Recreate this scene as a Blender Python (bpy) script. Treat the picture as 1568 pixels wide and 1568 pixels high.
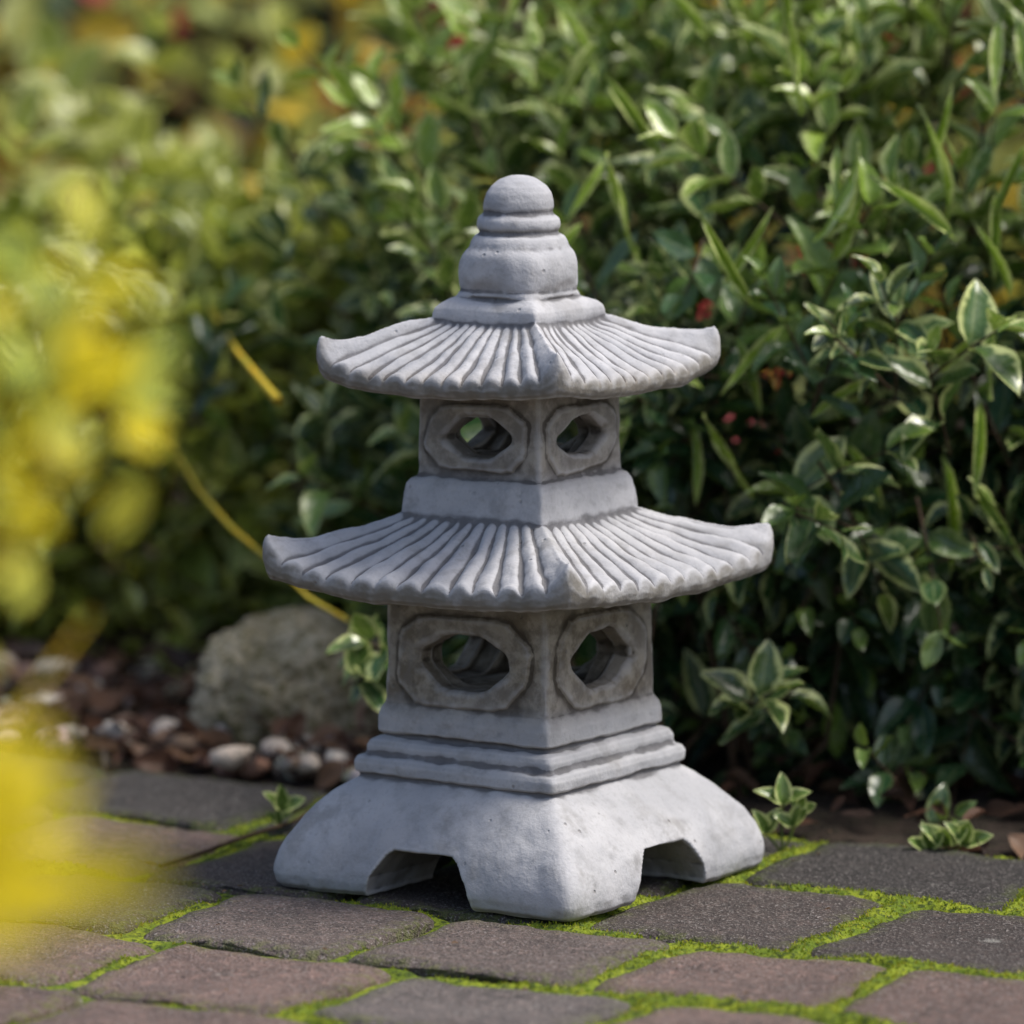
import bpy, bmesh, math, random
import numpy as np
from mathutils import Vector, Matrix, noise
random.seed(7); rng=np.random.default_rng(7)
scene=bpy.context.scene
S=0.00044
HC=3.74; CZ=0.737; F=8493.0
def gp(X,Y):
    a=0.129+(Y-784)/F; H=CZ/math.tan(a); return ((X-784)*H/F, H-HC)
def pp(X,Y,H):
    a=0.129+(Y-784)/F; return Vector(((X-784)*H/F, H-HC, CZ-math.tan(a)*H))

# ---------------------------------------------------------------- helpers
def link(o): scene.collection.objects.link(o); return o
def new_obj(name,verts,faces,mats=(),smooth=True):
    me=bpy.data.meshes.new(name); me.from_pydata([tuple(v) for v in verts],[],faces); me.update()
    for m in mats: me.materials.append(m)
    if smooth: me.polygons.foreach_set('use_smooth',[True]*len(me.polygons))
    return link(bpy.data.objects.new(name,me))
class NT:
    def __init__(s,name):
        s.m=bpy.data.materials.new(name); s.m.use_nodes=True; s.t=s.m.node_tree; s.t.nodes.clear()
        s.out=s.n('ShaderNodeOutputMaterial')
    def n(s,typ,**k):
        nd=s.t.nodes.new(typ)
        for a,b in k.items(): setattr(nd,a,b)
        return nd
    def set(s,sock,v):
        if isinstance(v,bpy.types.NodeSocket): s.t.links.new(v,sock)
        elif v is not None:
            if hasattr(sock,'default_value') and sock.type=='RGBA' and len(v)==3: v=(*v,1)
            sock.default_value=v
    def mix(s,f,a,b,mode='MIX'):
        nd=s.n('ShaderNodeMix',data_type='RGBA',blend_type=mode); s.set(nd.inputs[0],f); s.set(nd.inputs[6],a); s.set(nd.inputs[7],b); return nd.outputs[2]
    def math(s,op,a,b=0.0,c=None,clamp=False):
        nd=s.n('ShaderNodeMath',operation=op,use_clamp=clamp); s.set(nd.inputs[0],a); s.set(nd.inputs[1],b)
        if c is not None: s.set(nd.inputs[2],c)
        return nd.outputs[0]
    def ramp(s,v,lo,hi,a=0.0,b=1.0):
        nd=s.n('ShaderNodeMapRange',interpolation_type='SMOOTHSTEP'); s.set(nd.inputs[0],v)
        nd.inputs[1].default_value=lo; nd.inputs[2].default_value=hi; nd.inputs[3].default_value=a; nd.inputs[4].default_value=b
        return nd.outputs[0]
    def noise(s,vec,scale,detail=4,rough=.55):
        nd=s.n('ShaderNodeTexNoise'); s.set(nd.inputs['Vector'],vec); nd.inputs['Scale'].default_value=scale; nd.inputs['Detail'].default_value=detail; nd.inputs['Roughness'].default_value=rough
        return nd.outputs['Fac']
    def attr(s,name): return s.n('ShaderNodeAttribute',attribute_name=name)
    def bump(s,h,strength,dist,nrm=None):
        nd=s.n('ShaderNodeBump'); nd.inputs['Strength'].default_value=strength; nd.inputs['Distance'].default_value=dist; s.set(nd.inputs['Height'],h)
        if nrm is not None: s.set(nd.inputs['Normal'],nrm)
        return nd.outputs[0]
    def pbsdf(s,col,rough,nrm=None,spec=.5):
        b=s.n('ShaderNodeBsdfPrincipled'); s.set(b.inputs['Base Color'],col); s.set(b.inputs['Roughness'],rough); s.set(b.inputs['Specular IOR Level'],spec)
        if nrm is not None: s.set(b.inputs['Normal'],nrm)
        return b
    def done(s,sh): s.t.links.new(sh,s.out.inputs[0]); return s.m

# ---------------------------------------------------------------- materials
def mat_concrete():
    t=NT('cast_concrete'); tc=t.n('ShaderNodeTexCoord').outputs['Object']
    sep=t.n('ShaderNodeSeparateXYZ'); t.set(sep.inputs[0],tc); z=sep.outputs[2]
    n1=t.noise(tc,14,3,.6); n2=t.noise(tc,60,4,.68); n3=t.noise(tc,420,2,.6); n4=t.noise(tc,32,4,.65)
    col=t.mix(t.ramp(n1,.35,.65),(.43,.435,.46),(.54,.54,.56))
    col=t.mix(t.ramp(n2,.48,.70,0,.5),col,(.33,.33,.34))
    col=t.mix(t.ramp(n3,.52,.7,0,.18),col,(.25,.25,.25))
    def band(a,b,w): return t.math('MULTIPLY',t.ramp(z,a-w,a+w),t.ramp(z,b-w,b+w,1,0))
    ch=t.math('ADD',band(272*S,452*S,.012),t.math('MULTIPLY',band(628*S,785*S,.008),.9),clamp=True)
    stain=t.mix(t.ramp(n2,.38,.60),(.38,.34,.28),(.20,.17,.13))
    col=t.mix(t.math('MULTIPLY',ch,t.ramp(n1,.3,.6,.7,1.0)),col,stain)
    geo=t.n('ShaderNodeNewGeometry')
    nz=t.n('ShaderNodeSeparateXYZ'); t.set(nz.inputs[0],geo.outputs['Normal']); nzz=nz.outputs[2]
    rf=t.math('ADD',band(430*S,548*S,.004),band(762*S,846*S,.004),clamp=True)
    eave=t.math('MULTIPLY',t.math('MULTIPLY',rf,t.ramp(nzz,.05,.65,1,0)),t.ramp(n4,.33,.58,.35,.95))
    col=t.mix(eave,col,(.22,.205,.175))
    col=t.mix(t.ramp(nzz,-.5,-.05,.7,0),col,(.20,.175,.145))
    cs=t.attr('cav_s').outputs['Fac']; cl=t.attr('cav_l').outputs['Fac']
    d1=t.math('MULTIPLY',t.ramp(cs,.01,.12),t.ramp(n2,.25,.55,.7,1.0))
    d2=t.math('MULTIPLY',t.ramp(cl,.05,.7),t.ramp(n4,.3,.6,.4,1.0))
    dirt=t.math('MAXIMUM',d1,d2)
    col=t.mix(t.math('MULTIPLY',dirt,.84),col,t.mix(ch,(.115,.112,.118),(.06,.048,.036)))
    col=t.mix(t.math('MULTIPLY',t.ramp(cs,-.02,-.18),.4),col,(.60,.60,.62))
    col=t.mix(t.math('MULTIPLY',t.math('MULTIPLY',t.ramp(n4,.5,.68),t.ramp(n1,.38,.58)),.5),col,(.24,.232,.225))
    # lighter, cleaner foot
    v=t.n('ShaderNodeTexVoronoi'); t.set(v.inputs['Vector'],tc); v.inputs['Scale'].default_value=75
    pit=t.math('MULTIPLY',t.ramp(v.outputs['Distance'],.04,.13,1,0),t.ramp(n1,.47,.6))
    col=t.mix(t.math('MULTIPLY',pit,.5),col,(.15,.14,.13))
    h=t.math('ADD',t.math('MULTIPLY',n2,.8),t.math('MULTIPLY',n3,.35)); h=t.math('SUBTRACT',h,pit)
    nr=t.bump(h,.6,.0018)
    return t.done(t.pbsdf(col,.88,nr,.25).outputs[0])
def mat_leaf(name,g1,g2,var,young,trans=.25,rough=.38,varstart=.55):
    t=NT(name); sp=t.n('ShaderNodeSeparateColor'); t.set(sp.inputs[0],t.attr('lcol').outputs['Color'])
    r,g,b=sp.outputs[0],sp.outputs[1],sp.outputs[2]
    uv=t.n('ShaderNodeUVMap',uv_map='UVMap').outputs[0]; su=t.n('ShaderNodeSeparateXYZ'); t.set(su.inputs[0],uv)
    av=t.math('ABSOLUTE',t.math('SUBTRACT',t.math('MULTIPLY',su.outputs[1],2),1))
    pos=t.n('ShaderNodeNewGeometry').outputs['Position']
    nz=t.noise(pos,110,1,.6)
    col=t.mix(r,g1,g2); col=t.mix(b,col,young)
    edge=t.math('ADD',av,t.math('MULTIPLY',t.math('SUBTRACT',nz,.5),.8))
    edge=t.math('ADD',edge,t.math('MULTIPLY',t.ramp(su.outputs[0],.8,1.0),.35))
    m=t.math('MULTIPLY',t.ramp(edge,varstart,varstart+.2),g)
    col=t.mix(m,col,var)
    rib=t.math('MULTIPLY',t.ramp(av,.02,.09,1,0),.22); col=t.mix(rib,col,var)
    nr=t.bump(nz,.35,.003)
    p=t.pbsdf(col,t.ramp(nz,.3,.7,rough,rough+.15),nr,.75)
    tr=t.n('ShaderNodeBsdfTranslucent'); t.set(tr.inputs[0],t.mix(.5,col,young))
    ms=t.n('ShaderNodeMixShader'); ms.inputs[0].default_value=trans; t.set(ms.inputs[1],p.outputs[0]); t.set(ms.inputs[2],tr.outputs[0])
    return t.done(ms.outputs[0])
def mat_simple(name,c1,c2,scale,rough=.8,bd=.002,bs=.5,c3=None):
    t=NT(name); tc=t.n('ShaderNodeTexCoord').outputs['Object']
    n1=t.noise(tc,scale,3,.6); n2=t.noise(tc,scale*6,3,.6)
    col=t.mix(t.ramp(n1,.35,.65),c1,c2)
    if c3: col=t.mix(t.ramp(n2,.48,.62),col,c3)
    return t.done(t.pbsdf(col,rough,t.bump(t.math('ADD',n1,n2),bs,bd),.3).outputs[0])
def mat_attrcol(name,scale,amt=.35,rough=.75,bd=.002,moss=False):
    t=NT(name); tc=t.n('ShaderNodeTexCoord').outputs['Object']
    at=t.attr('lcol').outputs['Color']
    n1=t.noise(tc,scale,4,.6); n2=t.noise(tc,scale*6,4,.75); n3=t.noise(tc,scale*28,2,.6)
    col=t.mix(t.ramp(n1,.35,.7,0,amt),at,(.05,.042,.04))
    col=t.mix(t.ramp(n2,.46,.70,0,.7),col,t.mix(1.0,at,(1.9,1.75,1.7),'MULTIPLY'))
    col=t.mix(t.ramp(n3,.56,.68,0,.6),col,(.42,.39,.37))
    col=t.mix(t.ramp(n3,.34,.43,.75,0),col,(.022,.02,.02))
    if moss:
        at2=t.attr('edge').outputs['Fac']
        mm=t.math('MULTIPLY',t.ramp(at2,.3,.95),t.ramp(n2,.45,.58))
        col=t.mix(t.math('MULTIPLY',mm,.6),col,(.09,.12,.018))
        lich=t.math('MULTIPLY',t.ramp(n1,.66,.72),t.ramp(n2,.45,.6))
        col=t.mix(t.math('MULTIPLY',lich,.5),col,(.42,.42,.38))
    nr=t.bump(t.math('ADD',t.math('MULTIPLY',n2,1.6),t.math('MULTIPLY',n3,.9)),1.0,bd)
    return t.done(t.pbsdf(col,rough,nr,.35).outputs[0])
def mat_leafcol(name,trans=.4,rough=.5):
    t=NT(name); at=t.attr('lcol').outputs['Color']
    p=t.pbsdf(at,rough,None,.35); tr=t.n('ShaderNodeBsdfTranslucent'); t.set(tr.inputs[0],at)
    ms=t.n('ShaderNodeMixShader'); ms.inputs[0].default_value=trans; t.set(ms.inputs[1],p.outputs[0]); t.set(ms.inputs[2],tr.outputs[0])
    return t.done(ms.outputs[0])

M_conc=mat_concrete()
M_euon=mat_leaf('euonymus_leaf',(.010,.045,.028),(.030,.095,.033),(.62,.68,.28),(.30,.44,.05),.18,.22,.58)
M_left=mat_leaf('shrub_leaf',(.04,.11,.035),(.12,.22,.045),(.70,.72,.30),(.48,.52,.07),.32,.3)
M_lc=mat_leafcol('coloured_leaf')
M_stem=mat_simple('woody_stem',(.05,.03,.018),(.10,.065,.04),60,.8)
M_gstem=mat_simple('green_stem',(.08,.13,.03),(.2,.2,.04),60,.6)
M_ystem=mat_simple('yellow_stalk',(.75,.50,.03),(.6,.5,.05),60,.5)
M_soil=mat_simple('soil',(.018,.013,.010),(.045,.032,.024),9,.95,.01,1,(.03,.025,.016))
M_paver=mat_attrcol('weathered_paver',18,.5,.78,.003,True)
M_pebble=mat_attrcol('pebble_stone',30,.25,.6,.001)
M_moss=mat_simple('moss',(.11,.165,.012),(.25,.30,.02),40,.9,.003,1,(.05,.075,.012))
M_rock=mat_simple('rock_surface',(.36,.30,.19),(.52,.45,.32),22,.9,.007,1,(.17,.15,.065))

# ---------------------------------------------------------------- lantern
def ring_pts(w,z,n,per=48):
    R=w/.984*S if n>4 else w*S
    a=R/2**(.5-1/n) if n>2 else R
    if n<=4: a=R/2**((.5-1/n)*.5)
    pts=[]
    for k in range(4):
        for i in range(per):
            u=-1+2*i/per
            x,y=[(1,u),(-u,1),(-1,-u),(u,-1)][k]
            d=(abs(x)**n+abs(y)**n)**(1/n)
            pts.append((a*x/d,a*y/d,z*S))
    return pts
def stack(prof,per=48):
    V=[];Fc=[]
    m=per*4
    for (w,z,n) in prof: V+=ring_pts(w,z,n,per)
    for j in range(len(prof)-1):
        for i in range(m):
            a=j*m+i;b=j*m+(i+1)%m
            Fc.append((a,b,b+m,a+m))
    Fc.append(tuple(range(m))[::-1]); Fc.append(tuple(range((len(prof)-1)*m,len(prof)*m)))
    return V,Fc
def catmull(P,k=5):
    out=[]
    for i in range(len(P)-1):
        p0=P[max(0,i-1)];p1=P[i];p2=P[i+1];p3=P[min(len(P)-1,i+2)]
        for j in range(k):
            t=j/k; out.append(tuple(.5*(2*b+(c-a)*t+(2*a-5*b+4*c-d)*t*t+(3*b-a-3*c+d)*t**3) for a,b,c,d in zip(p0,p1,p2,p3)))
    out.append(P[-1]); return out
B=34
base=[(382,22,24),(380,40,24),(368,66,24),(347,93,24),(321,118,24),(293,140,26),(266,156,28),(247,166,B)]
prof=[(370,0,24),(378,7,24)]+catmull(base)+[
(248,168,B),(257,172,B),(258,186,B),(252,194,B),(242,197,B),(238,201,B),(239,212,B),(233,220,B),(222,223,B),(209,225,B),(210,230,B),(220,233,B),
(220,256,B),(216,266,B),(208,276,B),(206,286,B),(204,455,B),(150,470,B),(150,550,B),(183,554,B),(182,575,B),(179,598,B),(175,611,B),(168,620,B),(158,624,B),(156,638,B),(154,760,B),
(110,775,B),(110,850,B),(132,853,B),(133,868,B),(130,877,B),(120,884,26),(108,889,20),(96,893,10),(87,897,4),(84,903,3)]+catmull([(86,909,3),(89,925,2.6),(88.5,944,2.4),(84,958,2.2),(76,968,2.1),(73,976,2.05),(69,983,2)],3)+[(62,987,2),(59,991,2),(63,996,2),(64,1003,2),(62,1011,2),(56,1016,2),(52,1020,2),(55,1027,2),(54,1038,2),(50,1050,2),(42,1060,2),(30,1068,2),(15,1073,2),(3,1074.5,2)]
V,Fc=stack(prof)
body=new_obj('body_tmp',V,Fc)
def prism(poly,axis,L,off=(0,0,0)):
    V=[];n=len(poly)
    for s in (-L,L):
        for (u,z) in poly:
            V.append(((u+off[0])*S,s*S,z*S) if axis=='Y' else (s*S,(u+off[1])*S,z*S))
    Fc=[tuple(range(n)),tuple(range(n,2*n))[::-1]]+[(i,i+n,(i+1)%n+n,(i+1)%n) for i in range(n)]
    return V,Fc
def fixn(o):
    bm=bmesh.new(); bm.from_mesh(o.data); bmesh.ops.recalc_face_normals(bm,faces=bm.faces); bm.to_mesh(o.data); bm.free()
def octo(w,h,cz,cw,chh,jit=0):
    a,b=w/2,h/2
    P=[(-a,-b+chh),(-a+cw,-b),(a-cw,-b),(a,-b+chh),(a,b-chh),(a-cw,b),(-a+cw,b),(-a,b-chh)]
    P=[(x+random.uniform(-jit,jit),cz+z+random.uniform(-jit,jit)) for x,z in P]
    Q=[]
    for i in range(len(P)):
        (x0,z0),(x1,z1)=P[i],P[(i+1)%len(P)]
        Q+=[(x0*.88+x1*.12,z0*.88+z1*.12),(x0*.12+x1*.88,z0*.12+z1*.88)]
    return Q
cut=[]
arch=[(-99,-20),(-98,8),(-90,32),(-66,66),(-54,75),(54,75),(66,66),(90,32),(98,8),(99,-20)]
cut.append(prism(arch,'Y',500,(2,0))); cut.append(prism(arch,'X',500,(0,-2)))
def box(a,z0,z1): return prism([(-a,z0),(a,z0),(a,z1),(-a,z1)],'Y',a)
cut.append(box(88,300,410)); cut.append(box(64,650,724))
for ax in 'XY':
    cut.append(prism(octo(170,92,351,48,34,5),ax,400)); cut.append(prism(octo(132,64,686,38,24,3),ax,400))
fixn(body)
for i,(v,f) in enumerate(cut):
    c=new_obj('cutter',v,f,smooth=False); fixn(c)
    md=body.modifiers.new('b%d'%i,'BOOLEAN'); md.operation='DIFFERENCE'; md.solver='EXACT'; md.object=c
bpy.context.view_layer.update()
dg=bpy.context.evaluated_depsgraph_get()
me2=bpy.data.meshes.new_from_object(body.evaluated_get(dg))
for o in list(scene.objects): bpy.data.objects.remove(o)
bm=bmesh.new(); bm.from_mesh(me2)
def addmesh(V,Fc):
    vs=[bm.verts.new(v) for v in V]
    fs=[bm.faces.new([vs[i] for i in f]) for f in Fc]
    bmesh.ops.recalc_face_normals(bm,faces=fs)
def ringprism(outer,inner,axis,d0,d1):
    def P(u,z,d): return (u*S,d*S,z*S) if axis=='Y' else (d*S,u*S,z*S)
    n=len(outer);V=[];sg=1 if d1>0 else -1
    cz=sum(p[1] for p in outer)/n
    for (poly,sc,d) in ((outer,1.0,d0),(outer,1.0,d1-4*sg),(outer,.965,d1-1*sg),(outer,.92,d1),(inner,1.16,d1),(inner,1.07,d1-1.5*sg),(inner,1.0,d1-6*sg),(inner,.96,d0)):
        V+=[P(u*sc,cz+(z-cz)*sc,d) for u,z in poly]
    Fc=[]
    for j in range(8):
        for i in range(n):
            a=j*n+i;b=j*n+(i+1)%n;k=((j+1)%8)*n
            Fc.append((a,b,k+(i+1)%n,k+i))
    return V,Fc
for (cz,ow,oh,ocw,och,iw,ih,icw,ich,a) in ((351,250,138,44,38,164,86,48,34,149),(686,186,100,32,27,126,60,38,24,112.5)):
    for ax in 'XY':
        for s in (-1,1):
            addmesh(*ringprism(octo(ow,oh,cz,ocw,och,7),octo(iw,ih,cz,icw,ich,5),ax,s*(a-26),s*(a+7)))
def lerp_tab(tab,q):
    for (a,b),(c,d) in zip(tab,tab[1:]):
        if q<=c:
            f=(q-a)/(c-a); return b+(d-b)*f
    return tab[-1][1]
def sm_tab(tab,q): return (lerp_tab(tab,max(0,q-.05))+lerp_tab(tab,min(1,q))+lerp_tab(tab,min(1,q+.05)))/3 if 0<q<1 else lerp_tab(tab,q)
def roof(win,wout,ztop,hip,zeave,thick,nrib,amp,zunder,seed,per=180,M=44):
    V=[];Fc=[];rings=[]
    def pt(k,u,q):
        n=30
        w=win+(wout-win)*q
        R=w/.984; a=R/2**(.5-1/n)
        x,y=[(1,u),(-u,1),(-1,-u),(u,-1)][k]
        d=(abs(x)**n+abs(y)**n)**(1/n)
        au=abs(u); c=(.35*au**2+.65*au**5.0)
        bow=1+.012*(1-au*au)*q
        px,py=a*x/d*bow,a*y/d*bow
        zh=sm_tab(hip,q); zm=ztop-(ztop-zeave)*(q**.86)
        z=zm+(zh-zm)*c
        uu=(u+1)/2*nrib+.22*noise.noise(Vector((u*6,k*3.3,seed)))+.08*noise.noise(Vector((u*9,q*4,seed+k)))
        f=uu%1.0
        rib=abs(math.sin(math.pi*f))**.6
        am=amp*(.45+.55*q)*min(1,max(0,(1-au)/.05))*(1+.5*noise.noise(Vector((int(uu)*1.7,k*5,seed))))
        rib_z=am*(rib-.6)
        tip=17*math.exp(-((1-au)/.06)**2)*max(0,q-.6)**2*6.2
        hipr=5*math.exp(-((1-au)/.045)**2)
        z+=noise.noise(Vector((px*.012,py*.012,seed)))*4+noise.noise(Vector((px*.035,py*.035,seed)))*1.5
        return px,py,z,rib_z,tip,hipr
    def ringat(fn):
        rings.append([fn(k,-1+2*i/per) for k in range(4) for i in range(per)])
    ringat(lambda k,u:(lambda p:(p[0]*.5*S,p[1]*.5*S,(ztop+4)*S))(pt(k,u,0)))
    def top(q):
        def fn(k,u):
            p=pt(k,u,q); return (p[0]*S,p[1]*S,(p[2]+p[3]+p[4]+p[5])*S)
        return fn
    for j in range(M+1): ringat(top(j/M*.985))
    def th(u): return thick*(1+.55*abs(u)**7)
    def edge(dw,dz,ribf):
        def fn(k,u):
            p=pt(k,u,1.0)
            rr=.5*p[3]/amp*5 if dz<.6 else 0
            rr+=3*noise.noise(Vector((u*7,k*4,dz*3+seed)))
            sc=(wout+dw+rr*.6)/wout
            tf=max(0,1-dz*1.3)
            return (p[0]*sc*S,p[1]*sc*S,(p[2]+p[3]*ribf+p[4]*tf+p[5]*tf-th(u)*dz)*S)
        return fn
    ringat(edge(1.5,.08,.85)); ringat(edge(4,.22,.6)); ringat(edge(4.5,.45,.2)); ringat(edge(1,.72,0)); ringat(edge(-6,.93,0)); ringat(edge(-16,1.0,0))
    def under(s):
        def fn(k,u):
            p=pt(k,u,1.0); z0=p[2]-th(u)
            return (p[0]*s*.95*S,p[1]*s*.95*S,(z0+(zunder-z0)*min(1,(1-s)*1.7))*S)
        return fn
    for s in (.9,.75,.6,.45,.2): ringat(under(s))
    m=per*4
    for r in rings: V+=r
    for j in range(len(rings)-1):
        for i in range(m):
            a=j*m+i;b=j*m+(i+1)%m; Fc.append((a,b,b+m,a+m))
    Fc.append(tuple(range(m))[::-1]); Fc.append(tuple(range((len(rings)-1)*m,len(rings)*m)))
    return V,Fc
addmesh(*roof(174,391,562,[(0,564),(.28,547),(.5,536),(.75,526),(.9,521),(1,516)],484,34,13,15,452,3))
addmesh(*roof(124,306,858,[(0,861),(.35,845),(.6,834),(.85,824),(1,817)],783,30,13,12.5,762,5))
me=bpy.data.meshes.new('stone_pagoda_lantern'); bm.to_mesh(me); bm.free()
lan=link(bpy.data.objects.new('lantern_raw',me))
md=lan.modifiers.new('r','REMESH'); md.mode='VOXEL'; md.voxel_size=.00105; md.adaptivity=0
md=lan.modifiers.new('s','SMOOTH'); md.factor=.5; md.iterations=3
tx=bpy.data.textures.new('lump','CLOUDS'); tx.noise_scale=.03; tx.noise_depth=2
md=lan.modifiers.new('d','DISPLACE'); md.texture=tx; md.texture_coords='LOCAL'; md.strength=.0038; md.mid_level=.5
dg=bpy.context.evaluated_depsgraph_get(); me3=bpy.data.meshes.new_from_object(lan.evaluated_get(dg))
bpy.data.objects.remove(lan)
nv=len(me3.vertices)
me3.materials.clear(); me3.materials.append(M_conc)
me3.polygons.foreach_set('use_smooth',[True]*len(me3.polygons)); me3.polygons.foreach_set('material_index',[0]*len(me3.polygons))
co0=np.empty(nv*3,np.float32); me3.vertices.foreach_get('co',co0); co0=co0.reshape(-1,3).astype(np.float64)
nm=np.empty(nv*3,np.float32); me3.vertices.foreach_get('normal',nm); nm=nm.reshape(-1,3)
ed=np.empty(len(me3.edges)*2,np.int32); me3.edges.foreach_get('vertices',ed); ed=ed.reshape(-1,2)
ei=np.concatenate([ed[:,0],ed[:,1]]); ej=np.concatenate([ed[:,1],ed[:,0]]); deg=np.bincount(ei,minlength=nv)+1e-9
def smooth(c,it):
    for _ in range(it):
        c=np.stack([(c[:,a]+np.bincount(ei,weights=c[ej,a],minlength=nv)/deg)*.5 for a in range(3)],axis=1)
    return c
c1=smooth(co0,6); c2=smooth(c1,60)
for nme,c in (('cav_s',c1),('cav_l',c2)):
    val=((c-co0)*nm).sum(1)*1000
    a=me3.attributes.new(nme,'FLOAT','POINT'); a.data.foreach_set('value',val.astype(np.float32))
lantern=link(bpy.data.objects.new('stone_pagoda_lantern',me3))
lantern.location=(.0062,0,.001); lantern.scale=(1,1,1.014); lantern.rotation_euler=(0,math.radians(-.25),math.radians(-34.5))

# ---------------------------------------------------------------- leaves
def template(nu,nv,fold=.22,bend=-.18,shape=.85):
    T=[];UV=[];Q=[]
    for i in range(nu+1):
        u=i/nu; w=math.sin(math.pi*min(1,max(0,u))**shape)**.75*.5 if 0<u<1 else .0
        w=max(w,.02)
        for j in range(nv+1):
            v=-1+2*j/nv
            T.append((u,v*w,fold*abs(v)*w+bend*u*u+.03*math.sin(u*9+v*2))); UV.append((u,(v+1)/2))
    for i in range(nu):
        for j in range(nv):
            a=i*(nv+1)+j; Q.append((a,a+1,a+nv+2,a+nv+1))
    return np.array(T),np.array(UV),np.array(Q)
T_hi=[template(6,4,.25,-.15),template(6,4,.4,-.3),template(6,4,.12,.1),template(6,4,.3,-.05,.75)]
T_lo=[template(4,2,.3,-.2),template(4,2,.15,.1)]
class Foliage:
    def __init__(s): s.L=[]; s.SV=[]; s.SF=[]
    def leaf(s,p,d,n,L,W,c): s.L.append((*p,*d,*n,L,W,*c))
    def tube(s,pts,r0,r1,k=5):
        base=len(s.SV)
        for i,p in enumerate(pts):
            d=(pts[min(i+1,len(pts)-1)]-pts[max(i-1,0)]).normalized()
            a=d.orthogonal().normalized(); b=d.cross(a); r=r0+(r1-r0)*i/(len(pts)-1)
            for j in range(k):
                th=2*math.pi*j/k; s.SV.append(p+a*(r*math.cos(th))+b*(r*math.sin(th)))
        for i in range(len(pts)-1):
            for j in range(k):
                s.SF.append((base+i*k+j,base+i*k+(j+1)%k,base+(i+1)*k+(j+1)%k,base+(i+1)*k+j))
    def build(s,name,mleaf,mstem,temps):
        A=np.array(s.L); N=len(A); tid=rng.integers(0,len(temps),N)
        Vs=[];Fs=[];UVs=[];Cs=[];off=0
        for ti,(T,UV,Q) in enumerate(temps):
            a=A[tid==ti]; n=len(a)
            if n==0: continue
            P=a[:,0:3];D=a[:,3:6];Nn=a[:,6:9]
            D=D/np.linalg.norm(D,axis=1,keepdims=True); Sd=np.cross(Nn,D); Sd/=np.linalg.norm(Sd,axis=1,keepdims=True)+1e-9; U=np.cross(D,Sd)
            L=a[:,9:10];W=a[:,10:11]
            v=P[:,None,:]+T[None,:,0:1]*(D*L)[:,None,:]+T[None,:,1:2]*(Sd*W)[:,None,:]+T[None,:,2:3]*(U*L)[:,None,:]
            m=len(T); Vs.append(v.reshape(-1,3))
            q=(Q[None]+ (np.arange(n)*m)[:,None,None]).reshape(-1,4)+off; Fs.append(q)
            UVs.append(np.tile(UV,(n,1))); Cs.append(np.repeat(a[:,11:14],m,axis=0)); off+=n*m
        V=np.concatenate(Vs);Fq=np.concatenate(Fs);UVa=np.concatenate(UVs);C=np.concatenate(Cs)
        nleaf=len(Fq)
        if s.SV:
            sv=np.array([tuple(p) for p in s.SV]); sf=np.array(s.SF)+off
            V=np.concatenate([V,sv]);Fq=np.concatenate([Fq,sf]);UVa=np.concatenate([UVa,np.zeros((len(sv),2))]);C=np.concatenate([C,np.zeros((len(sv),3))])
        me=bpy.data.meshes.new(name); me.vertices.add(len(V)); me.vertices.foreach_set('co',V.astype(np.float32).ravel())
        me.loops.add(len(Fq)*4); me.loops.foreach_set('vertex_index',Fq.astype(np.int32).ravel())
        me.polygons.add(len(Fq)); me.polygons.foreach_set('loop_start',(np.arange(len(Fq))*4).astype(np.int32))
        me.update(calc_edges=True)
        uvl=me.uv_layers.new(name='UVMap'); uvl.data.foreach_set('uv',UVa[Fq.ravel()].astype(np.float32).ravel())
        ca=me.attributes.new('lcol','FLOAT_COLOR','POINT'); ca.data.foreach_set('color',np.concatenate([C,np.ones((len(C),1))],axis=1).astype(np.float32).ravel())
        me.materials.append(mleaf); me.materials.append(mstem)
        mi=np.zeros(len(Fq),np.int32); mi[nleaf:]=1; me.polygons.foreach_set('material_index',mi)
        me.polygons.foreach_set('use_smooth',np.ones(len(Fq),bool)); me.validate(); me.update()
        return link(bpy.data.objects.new(name,me))
def rv(s=1.0): return Vector((random.gauss(0,s),random.gauss(0,s),random.gauss(0,s)))
UP=Vector((0,0,1))
def sprig(fo,tip,D,length,ls,var,young,stem=.0011,droop=0,nodes=None,asp=.5):
    D=D.normalized(); nodes=nodes or max(3,int(length/.024))
    base=tip-D*length; curve=rv(.15); curve.z-=droop
    pts=[base+D*length*t+curve*length*t*t*.5 for t in [i/nodes for i in range(nodes+1)]]
    fo.tube(pts,stem*1.4,stem*.6,4)
    a=D.orthogonal().normalized(); b=D.cross(a); ph=random.uniform(0,3)
    for i in range(1,nodes+1):
        t=i/nodes; dd=(pts[i]-pts[i-1]).normalized()
        th=ph+i*math.pi/2
        for sgn in (-1,1):
            if random.random()<.12: continue
            side=(a*math.cos(th)+b*math.sin(th))*sgn
            ld=(dd*(.35+.55*t)+side*(.95-.35*t)+rv(.16)+Vector((0,0,-droop*.6))).normalized()
            nn=(UP*.75+dd*.5-side*.15+rv(.22))
            L=ls*random.uniform(.75,1.15)*(1-.35*max(0,t-.6)/.4)
            y=min(1,max(0,young+(.5 if t>.85 else 0)*random.random()+random.uniform(-.1,.1)))
            c=(random.random(),var*random.uniform(.6,1),y)
            fo.leaf(pts[i]+side*.002,ld,nn,L,L*random.uniform(asp*.8,asp*1.15),c)
def inside(p,e,k=1.0):
    c,r=e; return sum(((p[i]-c[i])/(r[i]*k))**2 for i in range(3))<1
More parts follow.
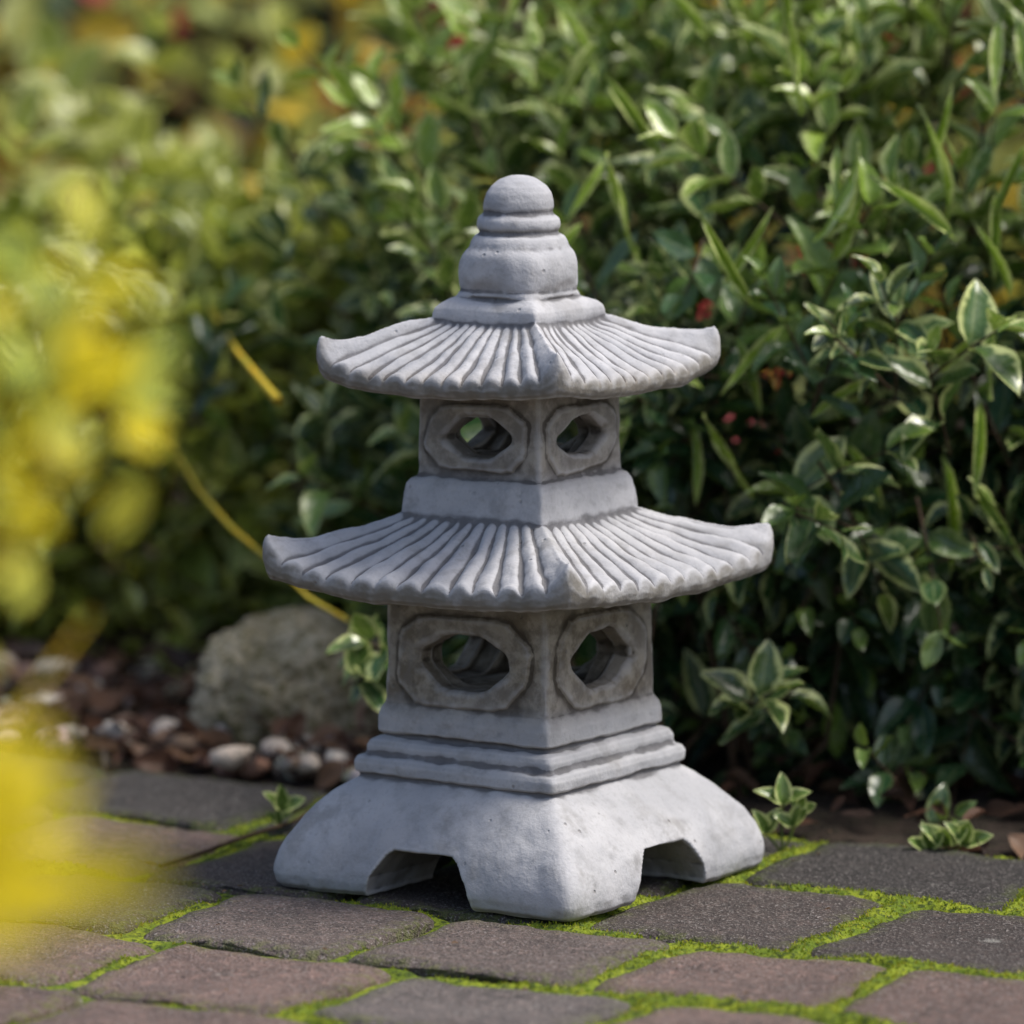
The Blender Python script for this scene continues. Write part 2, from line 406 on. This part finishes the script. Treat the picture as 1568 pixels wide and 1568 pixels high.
def bush(fo,ells,n,ls,varp,youngf,depth=.3,frontp=.75,droopf=None,slen=(.07,.13),asp=.5):
    wts=[e[1][0]*e[1][1]+e[1][0]*e[1][2] for e in ells]; k=0;tries=0
    while k<n and tries<n*20:
        tries+=1
        e=random.choices(ells,wts)[0]; c,r=e
        d=rv(1).normalized()
        if d.y>0 and random.random()<frontp: d.y=-d.y
        nz=noise.noise(Vector((d.x*r[0],d.y*r[1],d.z*r[2]))*9+Vector((3,0,1)))
        dep=random.random()**1.6*depth
        f=1+.27*nz-dep
        p=Vector((c[0]+d.x*r[0]*f,c[1]+d.y*r[1]*f,c[2]+d.z*r[2]*f))
        if p.z<.012 : continue
        if any(inside(p,o,.72) for o in ells if o is not e): continue
        nrm=Vector((d.x/r[0],d.y/r[1],d.z/r[2])).normalized()
        dr=droopf(p) if droopf else 0
        D=nrm*.65+UP*(.55-.7*dr)+rv(.33)
        var=1.0 if random.random()<varp(p) else random.uniform(0,.15)
        sprig(fo,p,D,random.uniform(*slen),ls*random.uniform(.6,1.25),var,youngf(p,dep/depth),droop=dr,asp=asp)
        k+=1
fo=Foliage()
E=[((.36,.86,.30),(.56,.62,.43)),((.50,.62,.13),(.50,.40,.30)),((.95,.9,.35),(.5,.6,.5))]
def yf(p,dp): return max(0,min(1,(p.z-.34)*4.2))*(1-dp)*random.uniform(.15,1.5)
def vf(p): return .30+.6*max(0,min(1,(p.z-.30)*4))+(.25 if p.x<.05 else 0)
def df(p): return max(0,min(.9,(.44-p.z)*2.6))*(1 if p.x>.08 else .3)*random.uniform(.2,1)
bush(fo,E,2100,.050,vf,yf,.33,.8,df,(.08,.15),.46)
for (X,Y,H,dx,dz,L,ls,v) in [(1180,1045,3.93,.3,.5,.05,.046,1),(1130,1060,3.95,-.6,.4,.05,.044,1),(1240,1060,3.96,.8,.2,.05,.040,1),(1520,500,3.9,.5,.5,.08,.055,1),(1420,540,3.92,-.2,.7,.1,.05,.8),(1330,660,3.93,.6,.6,.12,.05,.8),(1060,440,4.0,-.1,-.3,.06,.036,0),(1290,800,3.9,.7,-.1,.06,.044,.8),(1230,760,3.92,-.4,.3,.07,.056,0),(1380,480,3.95,0,.8,.08,.044,.6),(560,970,3.98,-.5,.5,.05,.044,1),(575,1020,3.99,.3,.3,.04,.040,1),(540,1000,4.02,-.6,.1,.05,.040,1),(1480,1240,3.9,.3,.3,.06,.03,.3),(1330,1140,3.93,-.3,.4,.06,.034,.2),(1450,930,3.93,.1,-.5,.1,.04,.2),(470,720,4.2,-.7,.5,.08,.055,.5),(630,650,4.2,-.5,.7,.06,.055,.8)]:
    sprig(fo,pp(X,Y,H),Vector((dx,-.5,dz)),L,ls,v,.12,droop=.2,nodes=3,asp=.58)
# long lime blades through the shrub top
for i in range(110):
    x=random.uniform(.0,.85); z=random.uniform(.22,.66); yy=.86-.62*math.sqrt(max(.02,1-((x-.36)/.6)**2-((z-.3)/.46)**2)) if ((x-.36)/.6)**2+((z-.3)/.46)**2<1 else .8
    fo.leaf(Vector((x,yy+random.uniform(-.03,.05),z)),Vector((random.gauss(0,.5),-.3,random.choice((-1,1))*.8)),Vector((random.gauss(0,.4),-1,.4)),random.uniform(.05,.09),random.uniform(.006,.011),(1,1,1))
for i in range(45):
    x=random.uniform(-.02,.9); y=random.uniform(.55,.9); b=Vector((x,y,-.01)); tp=b+Vector((random.uniform(-.2,.2),random.uniform(-.15,.1),random.uniform(.15,.4)))
    mid=(b+tp)/2+rv(.03); fo.tube([b,b*.6+mid*.4+rv(.008),mid,mid*.5+tp*.5+rv(.01),tp],.0045,.0015,6)
for i in range(16):
    b=Vector((random.uniform(.04,.2),random.uniform(.26,.4),-.01)); tp=b+Vector((random.uniform(-.08,.1),random.uniform(-.03,.1),random.uniform(.08,.2)))
    mid=(b+tp)/2+rv(.02); fo.tube([b,mid,tp],.003,.0012,5)
fo.build('euonymus_shrub',M_euon,M_stem,T_hi)
fo=Foliage()
E2=[((-.22,1.22,.12),(.34,.36,.33)),((-.62,1.3,.10),(.35,.4,.32)),((-.03,1.0,.10),(.2,.25,.22))]
bush(fo,E2,1000,.052,lambda p:.65,lambda p,dp:max(0,min(1,(-p.x-.08)*3+.3))*random.uniform(.3,1.2),.35,.8,lambda p:.2*random.random(),(.08,.14),.55)
for (X,Y,H) in [(120,95,5.3),(175,125,5.3),(75,105,5.4),(345,120,5.6),(245,15,5.5),(20,170,4.9),(430,60,5.9),(210,230,5.2),(300,250,5.3)]:
    p=pp(X,Y,H)
    sprig(fo,p,Vector((random.uniform(-.6,.6),-.4,.7)),.16,.070,.9,.65,nodes=4,asp=.8)
    fo.tube([Vector((p.x+random.uniform(-.1,.1),p.y+.1,0)),p-Vector((0,-.05,.16))],.004,.002,5)
fo.build('variegated_shrub',M_left,M_stem,T_hi)
fo=Foliage()
def farcol(p):
    n=noise.noise(p*2.6+Vector((5,2,8))); n2=noise.noise(p*5+Vector((1,9,3)))
    k=random.random()
    if n2>.20 and k<.4: return (.5,.03,.05)
    if n>.03: base=(.80,.58,.06) if k<.6 else (.55,.6,.14)
    elif n>-.1: base=(.45,.50,.13) if k<.55 else (.38,.25,.08)
    else: base=(.08,.14,.05) if k<.7 else (.5,.58,.22)
    f=random.uniform(.5,1.15); return tuple(min(1,c*f) for c in base)
def clump_hedge(fo,n,x0,x1,y0,y1,zt,L,colf,nscale,thr):
    k=0;tr=0
    while k<n and tr<n*12:
        tr+=1
        p=Vector((random.uniform(x0,x1),y0+(y1-y0)*random.random()**1.3,random.uniform(0,zt)))
        top=zt*(.75+.25*noise.noise(Vector((p.x*1.3,p.y,0))))
        if p.z>top: continue
        fr=(p.y-y0)/(y1-y0); dens=noise.noise(p*nscale)+fr*.4
        if dens<thr: continue
        d=(rv(1)+Vector((0,-.5,.1))).normalized(); nn=(UP*.8+Vector((0,-.6,0))+rv(.5))
        l=L*random.uniform(.6,1.2); fo.leaf(p,d,nn,l,l*random.uniform(.5,.75),colf(p)); k+=1
clump_hedge(fo,5000,-2.4,2.2,1.95,3.6,1.15,.078,farcol,3.6,.16)
for i in range(120):
    b=Vector((random.uniform(-2.2,2.2),random.uniform(2.2,3.4),0)); tp=b+Vector((random.uniform(-.3,.3),random.uniform(-.2,.2),random.uniform(.5,1.1))); fo.tube([b,(b+tp)/2+rv(.04),tp],.008,.003,5)
fo.build('autumn_shrubs',M_lc,M_stem,T_lo)
fo=Foliage()
def hcol(p):
    k=random.random(); f=random.uniform(.6,1.2)
    b=(.05,.07,.025) if k<.75 else ((.12,.14,.04) if k<.92 else (.35,.26,.05)); return tuple(c*f for c in b)
clump_hedge(fo,10000,-5,5,4.6,6.2,2.6,.16,hcol,1.2,-.3)
fo.build('hedge',M_lc,M_stem,T_lo)
def ycl(fo,c,r,n,L,cols,root):
    c=Vector(c)
    for i in range(max(5,n//12)):
        q=c+Vector((random.gauss(0,r[0]*.5),random.gauss(0,r[1]*.5),random.gauss(0,r[2]*.5)))
        b=Vector(root)+rv(.02); b.z=0; fo.tube([b,b.lerp(q,.5)+Vector((-.02,0,.05)),q],.003,.001,5)
    for i in range(n):
        d=rv(1).normalized()*random.random()**.4; p=c+Vector((d.x*r[0],d.y*r[1],d.z*r[2]))
        cc=random.choice(cols); f=random.uniform(.85,1.1)
        fo.leaf(p,rv(1)+Vector((0,0,.3)),UP*.8+Vector((.2,-.6,0))+rv(.4),L*random.uniform(.7,1.2),L*random.uniform(.4,.6),tuple(min(.95,x*f) for x in cc))
fo=Foliage()
Y1=[(.94,.78,.02),(.92,.78,.03),(.90,.80,.05)]; Y2=[(.80,.80,.12),(.86,.82,.10),(.60,.70,.14)]
ycl(fo,(-.182,-2.14,.428),(.052,.05,.020),150,.033,Y1,(-.30,-2.2,0))
ycl(fo,(-.182,-2.20,.55),(.046,.06,.085),26,.024,Y1,(-.30,-2.2,0))
fo.build('yellow_leaf_plant',M_lc,M_ystem,T_lo)
fo=Foliage()
ycl(fo,(-.205,-1.50,.505),(.078,.10,.07),85,.026,Y2+Y1[:2],(-.36,-1.5,0))
ycl(fo,(-.222,-1.45,.41),(.06,.10,.05),26,.026,Y2,(-.36,-1.5,0))
fo.build('yellow_leaf_plant',M_lc,M_ystem,T_lo)
fo=Foliage()
pts=[pp(270,700,4.5),pp(300,750,4.4),pp(350,808,4.3),pp(405,855,4.2),pp(470,915,4.15),pp(530,950,4.15)]
fo.tube(pts,.0020,.0018,6)
pts=[pp(345,510,4.5),pp(362,540,4.3),pp(395,580,4.25),pp(424,614,4.2)]; fo.tube(pts,.0016,.0034,6)
for (X,Y,H) in [(345,510,4.5),(270,700,4.5)]:
    q=pp(X,Y,H); fo.tube([Vector((q.x,q.y+.3,0)),q+Vector((-.02,.16,-.05)),q],.002,.0016,5); fo.leaf(q,Vector((-.5,0,.6)),UP+rv(.2),.03,.012,(.7,.6,.08))
fo.build('yellow_stalk',M_lc,M_ystem,T_lo)
def seedling(X,Y,spec):
    fo=Foliage(); x,y=gp(X,Y); b=Vector((x,y,-.003))
    for (dx,dz,L) in spec:
        tp=b+Vector((dx*.6,0,dz)); fo.tube([b,b.lerp(tp,.5)+rv(.001),tp],.0012,.0008,5)
        for s in (-1,1,0):
            fo.leaf(tp,Vector((dx*8+s*.7,-.3+random.uniform(-.2,.2),.8+random.uniform(-.5,.3))),Vector((s*-.3,-.8,.7))+rv(.15),L,L*.6,(random.random(),1,.35))
    fo.build('seedling',M_euon,M_gstem,T_hi)
seedling(1205,1300,[(0,.035,.022),(-.02,.015,.02),(.012,.02,.018),(.02,.03,.014)])
seedling(425,1268,[(0,.016,.020),(-.003,.006,.013)])
seedling(1460,1300,[(0,.006,.025),(.02,.006,.022),(-.02,.004,.02)])
fo=Foliage(); a=[pp(X,Y,CZ/math.tan(.129+(Y-784)/F))+Vector((0,0,.003)) for X,Y in [(235,1332),(300,1312),(360,1290),(432,1268),(470,1250)]]
fo.tube(a,.0014,.0018,6)
fo.leaf(a[0],Vector((-1,.2,.1)),UP,.015,.006,(.2,.12,.04)); fo.leaf(a[3],Vector((1,.2,.5)),UP,.018,.01,(.3,.35,.08))
fo.build('fallen_twig',M_lc,M_stem,T_lo)

# ---------------------------------------------------------------- paving
ang=math.radians(-29.5); ex=Vector((math.cos(ang),math.sin(ang),0)); en=Vector((math.sin(-ang),math.cos(ang),0))
def toW(s,n):
    p=ex*s+en*n; return Vector((p.x,p.y-HC,0))
lines=[3.49,3.315,3.127,2.968]
while lines[-1]>.6: lines.append(lines[-1]-.156)
GV=[];GF=[];GC=[];GE=[];rects=[]
rs=random.Random(11)
s_ref=Vector((-.1162,3.478,0)).dot(ex)
for r in range(len(lines)-1):
    n1,n0=lines[r],lines[r+1]
    wd=.172 if r>0 else .20
    if r==2: off=s_ref
    elif r==3: off=Vector((-.074,3.423,0)).dot(ex)
    elif r==1: off=Vector(((1400-784)*3.645/F,3.645,0)).dot(ex)
    elif r==0: off=s_ref+.1
    else: off=s_ref+rs.uniform(0,.17)
    js=[off+k*wd+rs.uniform(-.008,.008)*(0 if k==0 else 1) for k in range(-16,17)]
    for a,b in zip(js,js[1:]): rects.append((a,b,n0,n1,r))
def wob(s,n):
    return Vector((noise.noise(Vector((s*9,n*9,1)))*.013+noise.noise(Vector((s*35,n*35,2)))*.005,noise.noise(Vector((s*9,n*9,7)))*.013+noise.noise(Vector((s*35,n*35,8)))*.005))
G=24
for (a,b,n0,n1,r) in rects:
    c=toW((a+b)/2,(n0+n1)/2)
    if abs(c.x)>2.0 or c.y>1.9: continue
    g=.0050 ; cx,cn=(a+b)/2,(n0+n1)/2; hx,hn=(b-a)/2-g,(n1-n0)/2-g
    seed=Vector((a*7,n0*5,r))
    k=rs.random()
    if r==0: col=(.038,.035,.034)
    elif k<.35: col=(.175,.120,.103)
    elif k<.65: col=(.155,.122,.110)
    elif k<.88: col=(.13,.112,.105)
    else: col=(.085,.076,.073)
    if r==1 and k>.4: col=(.072,.058,.053)
    f=rs.uniform(.85,1.12); col=tuple(x*f for x in col)
    tilt=(rs.uniform(-.016,.016),rs.uniform(-.016,.016)); dz=rs.uniform(-.002,.0005)
    basei=len(GV); gg=G if (abs(c.x)<.6 and -.7<c.y) else 8
    for i in range(gg+1):
        for j in range(gg+1):
            u=-1+2*i/gg; v=-1+2*j/gg
            u=math.sin(u*math.pi/2)*.35+u*.65; v=math.sin(v*math.pi/2)*.35+v*.65
            x=u*hx; y=v*hn; cr=.02
            qx=max(0,abs(x)-(hx-cr)); qy=max(0,abs(y)-(hn-cr)); ql=math.hypot(qx,qy)
            if ql>cr:
                x=math.copysign(hx-cr+qx*cr/ql,x); y=math.copysign(hn-cr+qy*cr/ql,y)
            e=max(abs(u),abs(v))
            dE=min(hx-abs(x),hn-abs(y)); dE=max(0,dE if ql==0 else min(dE,cr-ql))
            w=noise.noise(Vector((x*60,y*60,0))+seed)*.0028*e; x+=math.copysign(w,x)*abs(u); y+=math.copysign(w,y)*abs(v)
            ev=max(0,1-dE/.009); z=-.005*ev**2+dz+tilt[0]*x+tilt[1]*y
            z+=noise.noise(Vector((x*22,y*22,3))+seed)*.0026+noise.noise(Vector((x*90,y*90,5))+seed)*.0013
            z=min(z,.0012)
            wv=wob(cx+x,cn+y)
            p=toW(cx+x+wv.x,cn+y+wv.y); GV.append((p.x,p.y,z)); GC.append(col); GE.append(max(0,1-dE/.035))
    for i in range(gg):
        for j in range(gg):
            q=basei+i*(gg+1)+j; GF.append((q,q+gg+1,q+gg+2,q+1))
    bd=[basei+i*(gg+1) for i in range(gg+1)]+[basei+gg*(gg+1)+j for j in range(1,gg+1)]+[basei+i*(gg+1)+gg for i in range(gg-1,-1,-1)]+[basei+j for j in range(gg-1,0,-1)]
    nb=len(GV)
    for q in bd: x,y,z=GV[q]; GV.append((x,y,-.03)); GC.append(col); GE.append(1)
    for i in range(len(bd)):
        i2=(i+1)%len(bd); GF.append((bd[i],bd[i2],nb+i2,nb+i))
pav=new_obj('paving_stones',GV,GF,[M_paver]); fixn(pav)
ca=pav.data.attributes.new('lcol','FLOAT_COLOR','POINT'); ca.data.foreach_set('color',np.concatenate([np.array(GC),np.ones((len(GC),1))],axis=1).astype(np.float32).ravel())
ca=pav.data.attributes.new('edge','FLOAT','POINT'); ca.data.foreach_set('value',np.array(GE,dtype=np.float32))
byrow={}
for (a,b,n0,n1,r) in rects: byrow.setdefault(r,[n0,n1,[]])[2].append(a)
def jdist(s,n):
    best=1
    for r,(n0,n1,js) in byrow.items():
        if n0-.02<=n<=n1+.02:
            best=min(best,abs(n-n0),abs(n-n1))
            if n0<=n<=n1: best=min(best,min(abs(s-j) for j in js))
    return best
MV=[];MF=[]
st=.0032
cs=[Vector((x,y+HC,0)) for x in (-.5,.5) for y in (-.55,.5)]
s0=min(c.dot(ex) for c in cs); s1=max(c.dot(ex) for c in cs); m0=2.6; m1=3.485
ni=int((s1-s0)/st); nj=int((m1-m0)/st)
for i in range(ni+1):
    for j in range(nj+1):
        s=s0+i*st;n=m0+j*st; d=jdist(s,n); wv=wob(s,n); p=toW(s+wv.x,n+wv.y)
        a=.5+.5*noise.noise(Vector((p.x*14,p.y*14,2))); b=noise.noise(Vector((p.x*160,p.y*160,9))); c=noise.noise(Vector((p.x*45,p.y*45,4)))
        amt=max(0,min(1,.16+1.7*(a-.38)+.6*max(0,min(1,(p.x+.05)/.25))))
        prox=max(0,1-d/(.007+.011*amt+.006*c))
        z=-.009+prox**.6*(.0098*amt+.0028*b*amt+.0018*c+.0014)
        MV.append((p.x,p.y,z))
for i in range(ni):
    for j in range(nj):
        q=i*(nj+1)+j; MF.append((q,q+nj+1,q+nj+2,q+1))
new_obj('moss',MV,MF,[M_moss])
fo=Foliage()
Mv=np.array(MV); cand=np.where(Mv[:,2]>-.0042)[0]
for q in rng.choice(cand,min(30000,len(cand)*3)):
    p=Vector(MV[q])+Vector((random.uniform(-1,1)*st*.5,random.uniform(-1,1)*st*.5,-.0003)); l=random.uniform(.0014,.0032)
    k=random.random(); c=(.33,.38,.02) if k<.5 else ((.16,.23,.02) if k<.85 else (.44,.40,.05))
    fo.leaf(p,rv(.6)+UP*.8,rv(1),l,l*.5,c)
fo.build('moss',M_lc,M_gstem,[template(2,1,0,.1)])
new_obj('ground',[(-40,-40,-.014),(40,-40,-.014),(40,60,-.014),(-40,60,-.014)],[(0,1,2,3)],[M_soil],False)
SV=[];SF=[];nx,ny=260,150
for i in range(nx+1):
    for j in range(ny+1):
        s=-3.4+3.4*i/nx; n=3.478+1.7*(j/ny)**1.3; p=toW(s,n)
        h=-.012+min(1,j/10)*(.008+.010*noise.noise(Vector((p.x*9,p.y*9,0)))+.006*noise.noise(Vector((p.x*45,p.y*45,0)))+.003*noise.noise(Vector((p.x*140,p.y*140,0))))
        SV.append((p.x,p.y,h))
for i in range(nx):
    for j in range(ny):
        q=i*(ny+1)+j; SF.append((q,q+ny+1,q+ny+2,q+1))
new_obj('garden_soil',SV,SF,[M_soil])
def rockmesh(c,r,seed,sub=5,amp=.22):
    b=bmesh.new(); bmesh.ops.create_icosphere(b,subdivisions=sub,radius=1); V=[]
    for v in b.verts:
        d=v.co.normalized(); f=1+amp*noise.noise(d*1.3+Vector((seed,0,0)))+amp*.45*noise.noise(d*3.1+Vector((0,seed,0)))+amp*.25*noise.noise(d*12)+amp*.12*noise.noise(d*30)
        d=Vector([math.copysign(abs(q)**.9,q) for q in d])
        V.append((c[0]+d.x*r[0]*f,c[1]+d.y*r[1]*f,c[2]+d.z*r[2]*f))
    Fq=[tuple(v.index for v in f.verts) for f in b.faces]; b.free(); return V,Fq
v,f=rockmesh((-.166,.55,.028),(.082,.070,.070),4.2,6); new_obj('rock',v,f,[M_rock])
PV=[];PF=[];PC=[]
ico=bmesh.new(); bmesh.ops.create_icosphere(ico,subdivisions=2,radius=1); IV=[v.co.copy() for v in ico.verts]; IF=[tuple(v.index for v in f.verts) for f in ico.faces]; ico.free()
def pebble(x,y,z,r,col):
    base=len(PV); sd=rv(3); rot=Matrix.Rotation(random.uniform(0,6.3),3,'Z')@Matrix.Rotation(random.uniform(-.5,.5),3,'X')
    rr=(r*random.uniform(.8,1.5),r*random.uniform(.7,1),r*random.uniform(.45,.8))
    for d in IV:
        ff=1+.4*noise.noise(d*1.2+sd); q=rot@Vector((d.x*rr[0]*ff,d.y*rr[1]*ff,d.z*rr[2]*ff)); PV.append((x+q.x,y+q.y,z+q.z)); PC.append(col)
    PF.extend(tuple(i+base for i in t) for t in IF)
pc=[(.55,.45,.36),(.42,.31,.23),(.26,.17,.12),(.56,.50,.44),(.13,.085,.06),(.30,.18,.12),(.15,.11,.09),(.09,.06,.05)]
for i in range(520):
    s=random.uniform(-2.9,-1.6); n=3.50+random.random()**1.4*.6
    p=toW(s,n)
    if p.x>-.02 or p.x<-1.2: continue
    k=random.random(); col=random.choice(pc[:4]) if k<.3 else random.choice(pc[2:])
    pebble(p.x,p.y,random.uniform(0,.012),random.uniform(.007,.017),tuple(c*random.uniform(.8,1.1) for c in col))
for (X,Y,r) in [(80,995,.018),(130,1000,.015),(75,1040,.016),(350,1175,.013),(420,1165,.013),(465,1185,.011),(355,1135,.015),(515,1180,.014),(130,1070,.013),(60,1090,.014),(255,1140,.016),(440,1185,.009),(165,1135,.012)]:
    x,y=gp(X,Y+12); pebble(x,y,.014,r,random.choice([(.66,.60,.52),(.62,.53,.44),(.66,.62,.56)]))
o=new_obj('pebbles',PV,PF,[M_pebble]); ca=o.data.attributes.new('lcol','FLOAT_COLOR','POINT'); ca.data.foreach_set('color',np.concatenate([np.array(PC),np.ones((len(PC),1))],axis=1).astype(np.float32).ravel())
fo=Foliage()
for i in range(2800):
    s=random.uniform(-3.0,-1.0); n=3.5+random.random()**1.3*.8; p=toW(s,n)
    if p.x>0 and random.random()<.7: continue
    k=random.random(); c=(.13,.068,.045) if k<.5 else ((.28,.17,.11) if k<.75 else (.05,.033,.028))
    l=random.uniform(.015,.045); fo.leaf(Vector((p.x,p.y,random.uniform(.002,.024))),Vector((random.gauss(0,1),random.gauss(0,1),random.gauss(0,.35))),UP+rv(.5),l,l*random.uniform(.3,.6),c)
for i in range(60):
    s=random.uniform(-2.5,-1.2); n=random.uniform(2.8,3.5); p=toW(s,n); l=random.uniform(.003,.007)
    fo.leaf(Vector((p.x,p.y,.002)),Vector((random.gauss(0,1),random.gauss(0,1),.05)),UP+rv(.2),l,l*.5,(.16,.10,.06))
fo.build('leaf_litter',M_lc,M_stem,T_hi)

# ---------------------------------------------------------------- light, camera
w=bpy.data.worlds.new('World'); scene.world=w; w.use_nodes=True; nt=w.node_tree
bg=nt.nodes['Background']; sky=nt.nodes.new('ShaderNodeTexSky'); sky.sky_type='NISHITA'; sky.sun_disc=False
el=60; az=97
sky.sun_elevation=math.radians(el); sky.sun_rotation=math.radians(az); sky.air_density=1; sky.dust_density=4; sky.ozone_density=1
nt.links.new(sky.outputs[0],bg.inputs[0]); bg.inputs[1].default_value=.15
sl=bpy.data.lights.new('sun','SUN'); sl.energy=2.9; sl.angle=math.radians(20); sl.color=(1,.96,.89)
so=link(bpy.data.objects.new('sun',sl))
d=Vector((math.sin(math.radians(az))*math.cos(math.radians(el)),math.cos(math.radians(az))*math.cos(math.radians(el)),math.sin(math.radians(el))))
so.rotation_euler=d.to_track_quat('Z','Y').to_euler()
cam=bpy.data.cameras.new('camera'); co=link(bpy.data.objects.new('camera',cam)); scene.camera=co
co.location=(0,-HC,CZ); co.rotation_euler=(math.radians(90)-.129,0,0)
cam.sensor_width=24; cam.sensor_height=24; cam.lens=130; cam.clip_start=.05; cam.clip_end=200
cam.dof.use_dof=True; cam.dof.focus_distance=3.66; cam.dof.aperture_fstop=2.8
scene.view_settings.view_transform='Standard'; scene.view_settings.look='None'; scene.view_settings.exposure=0
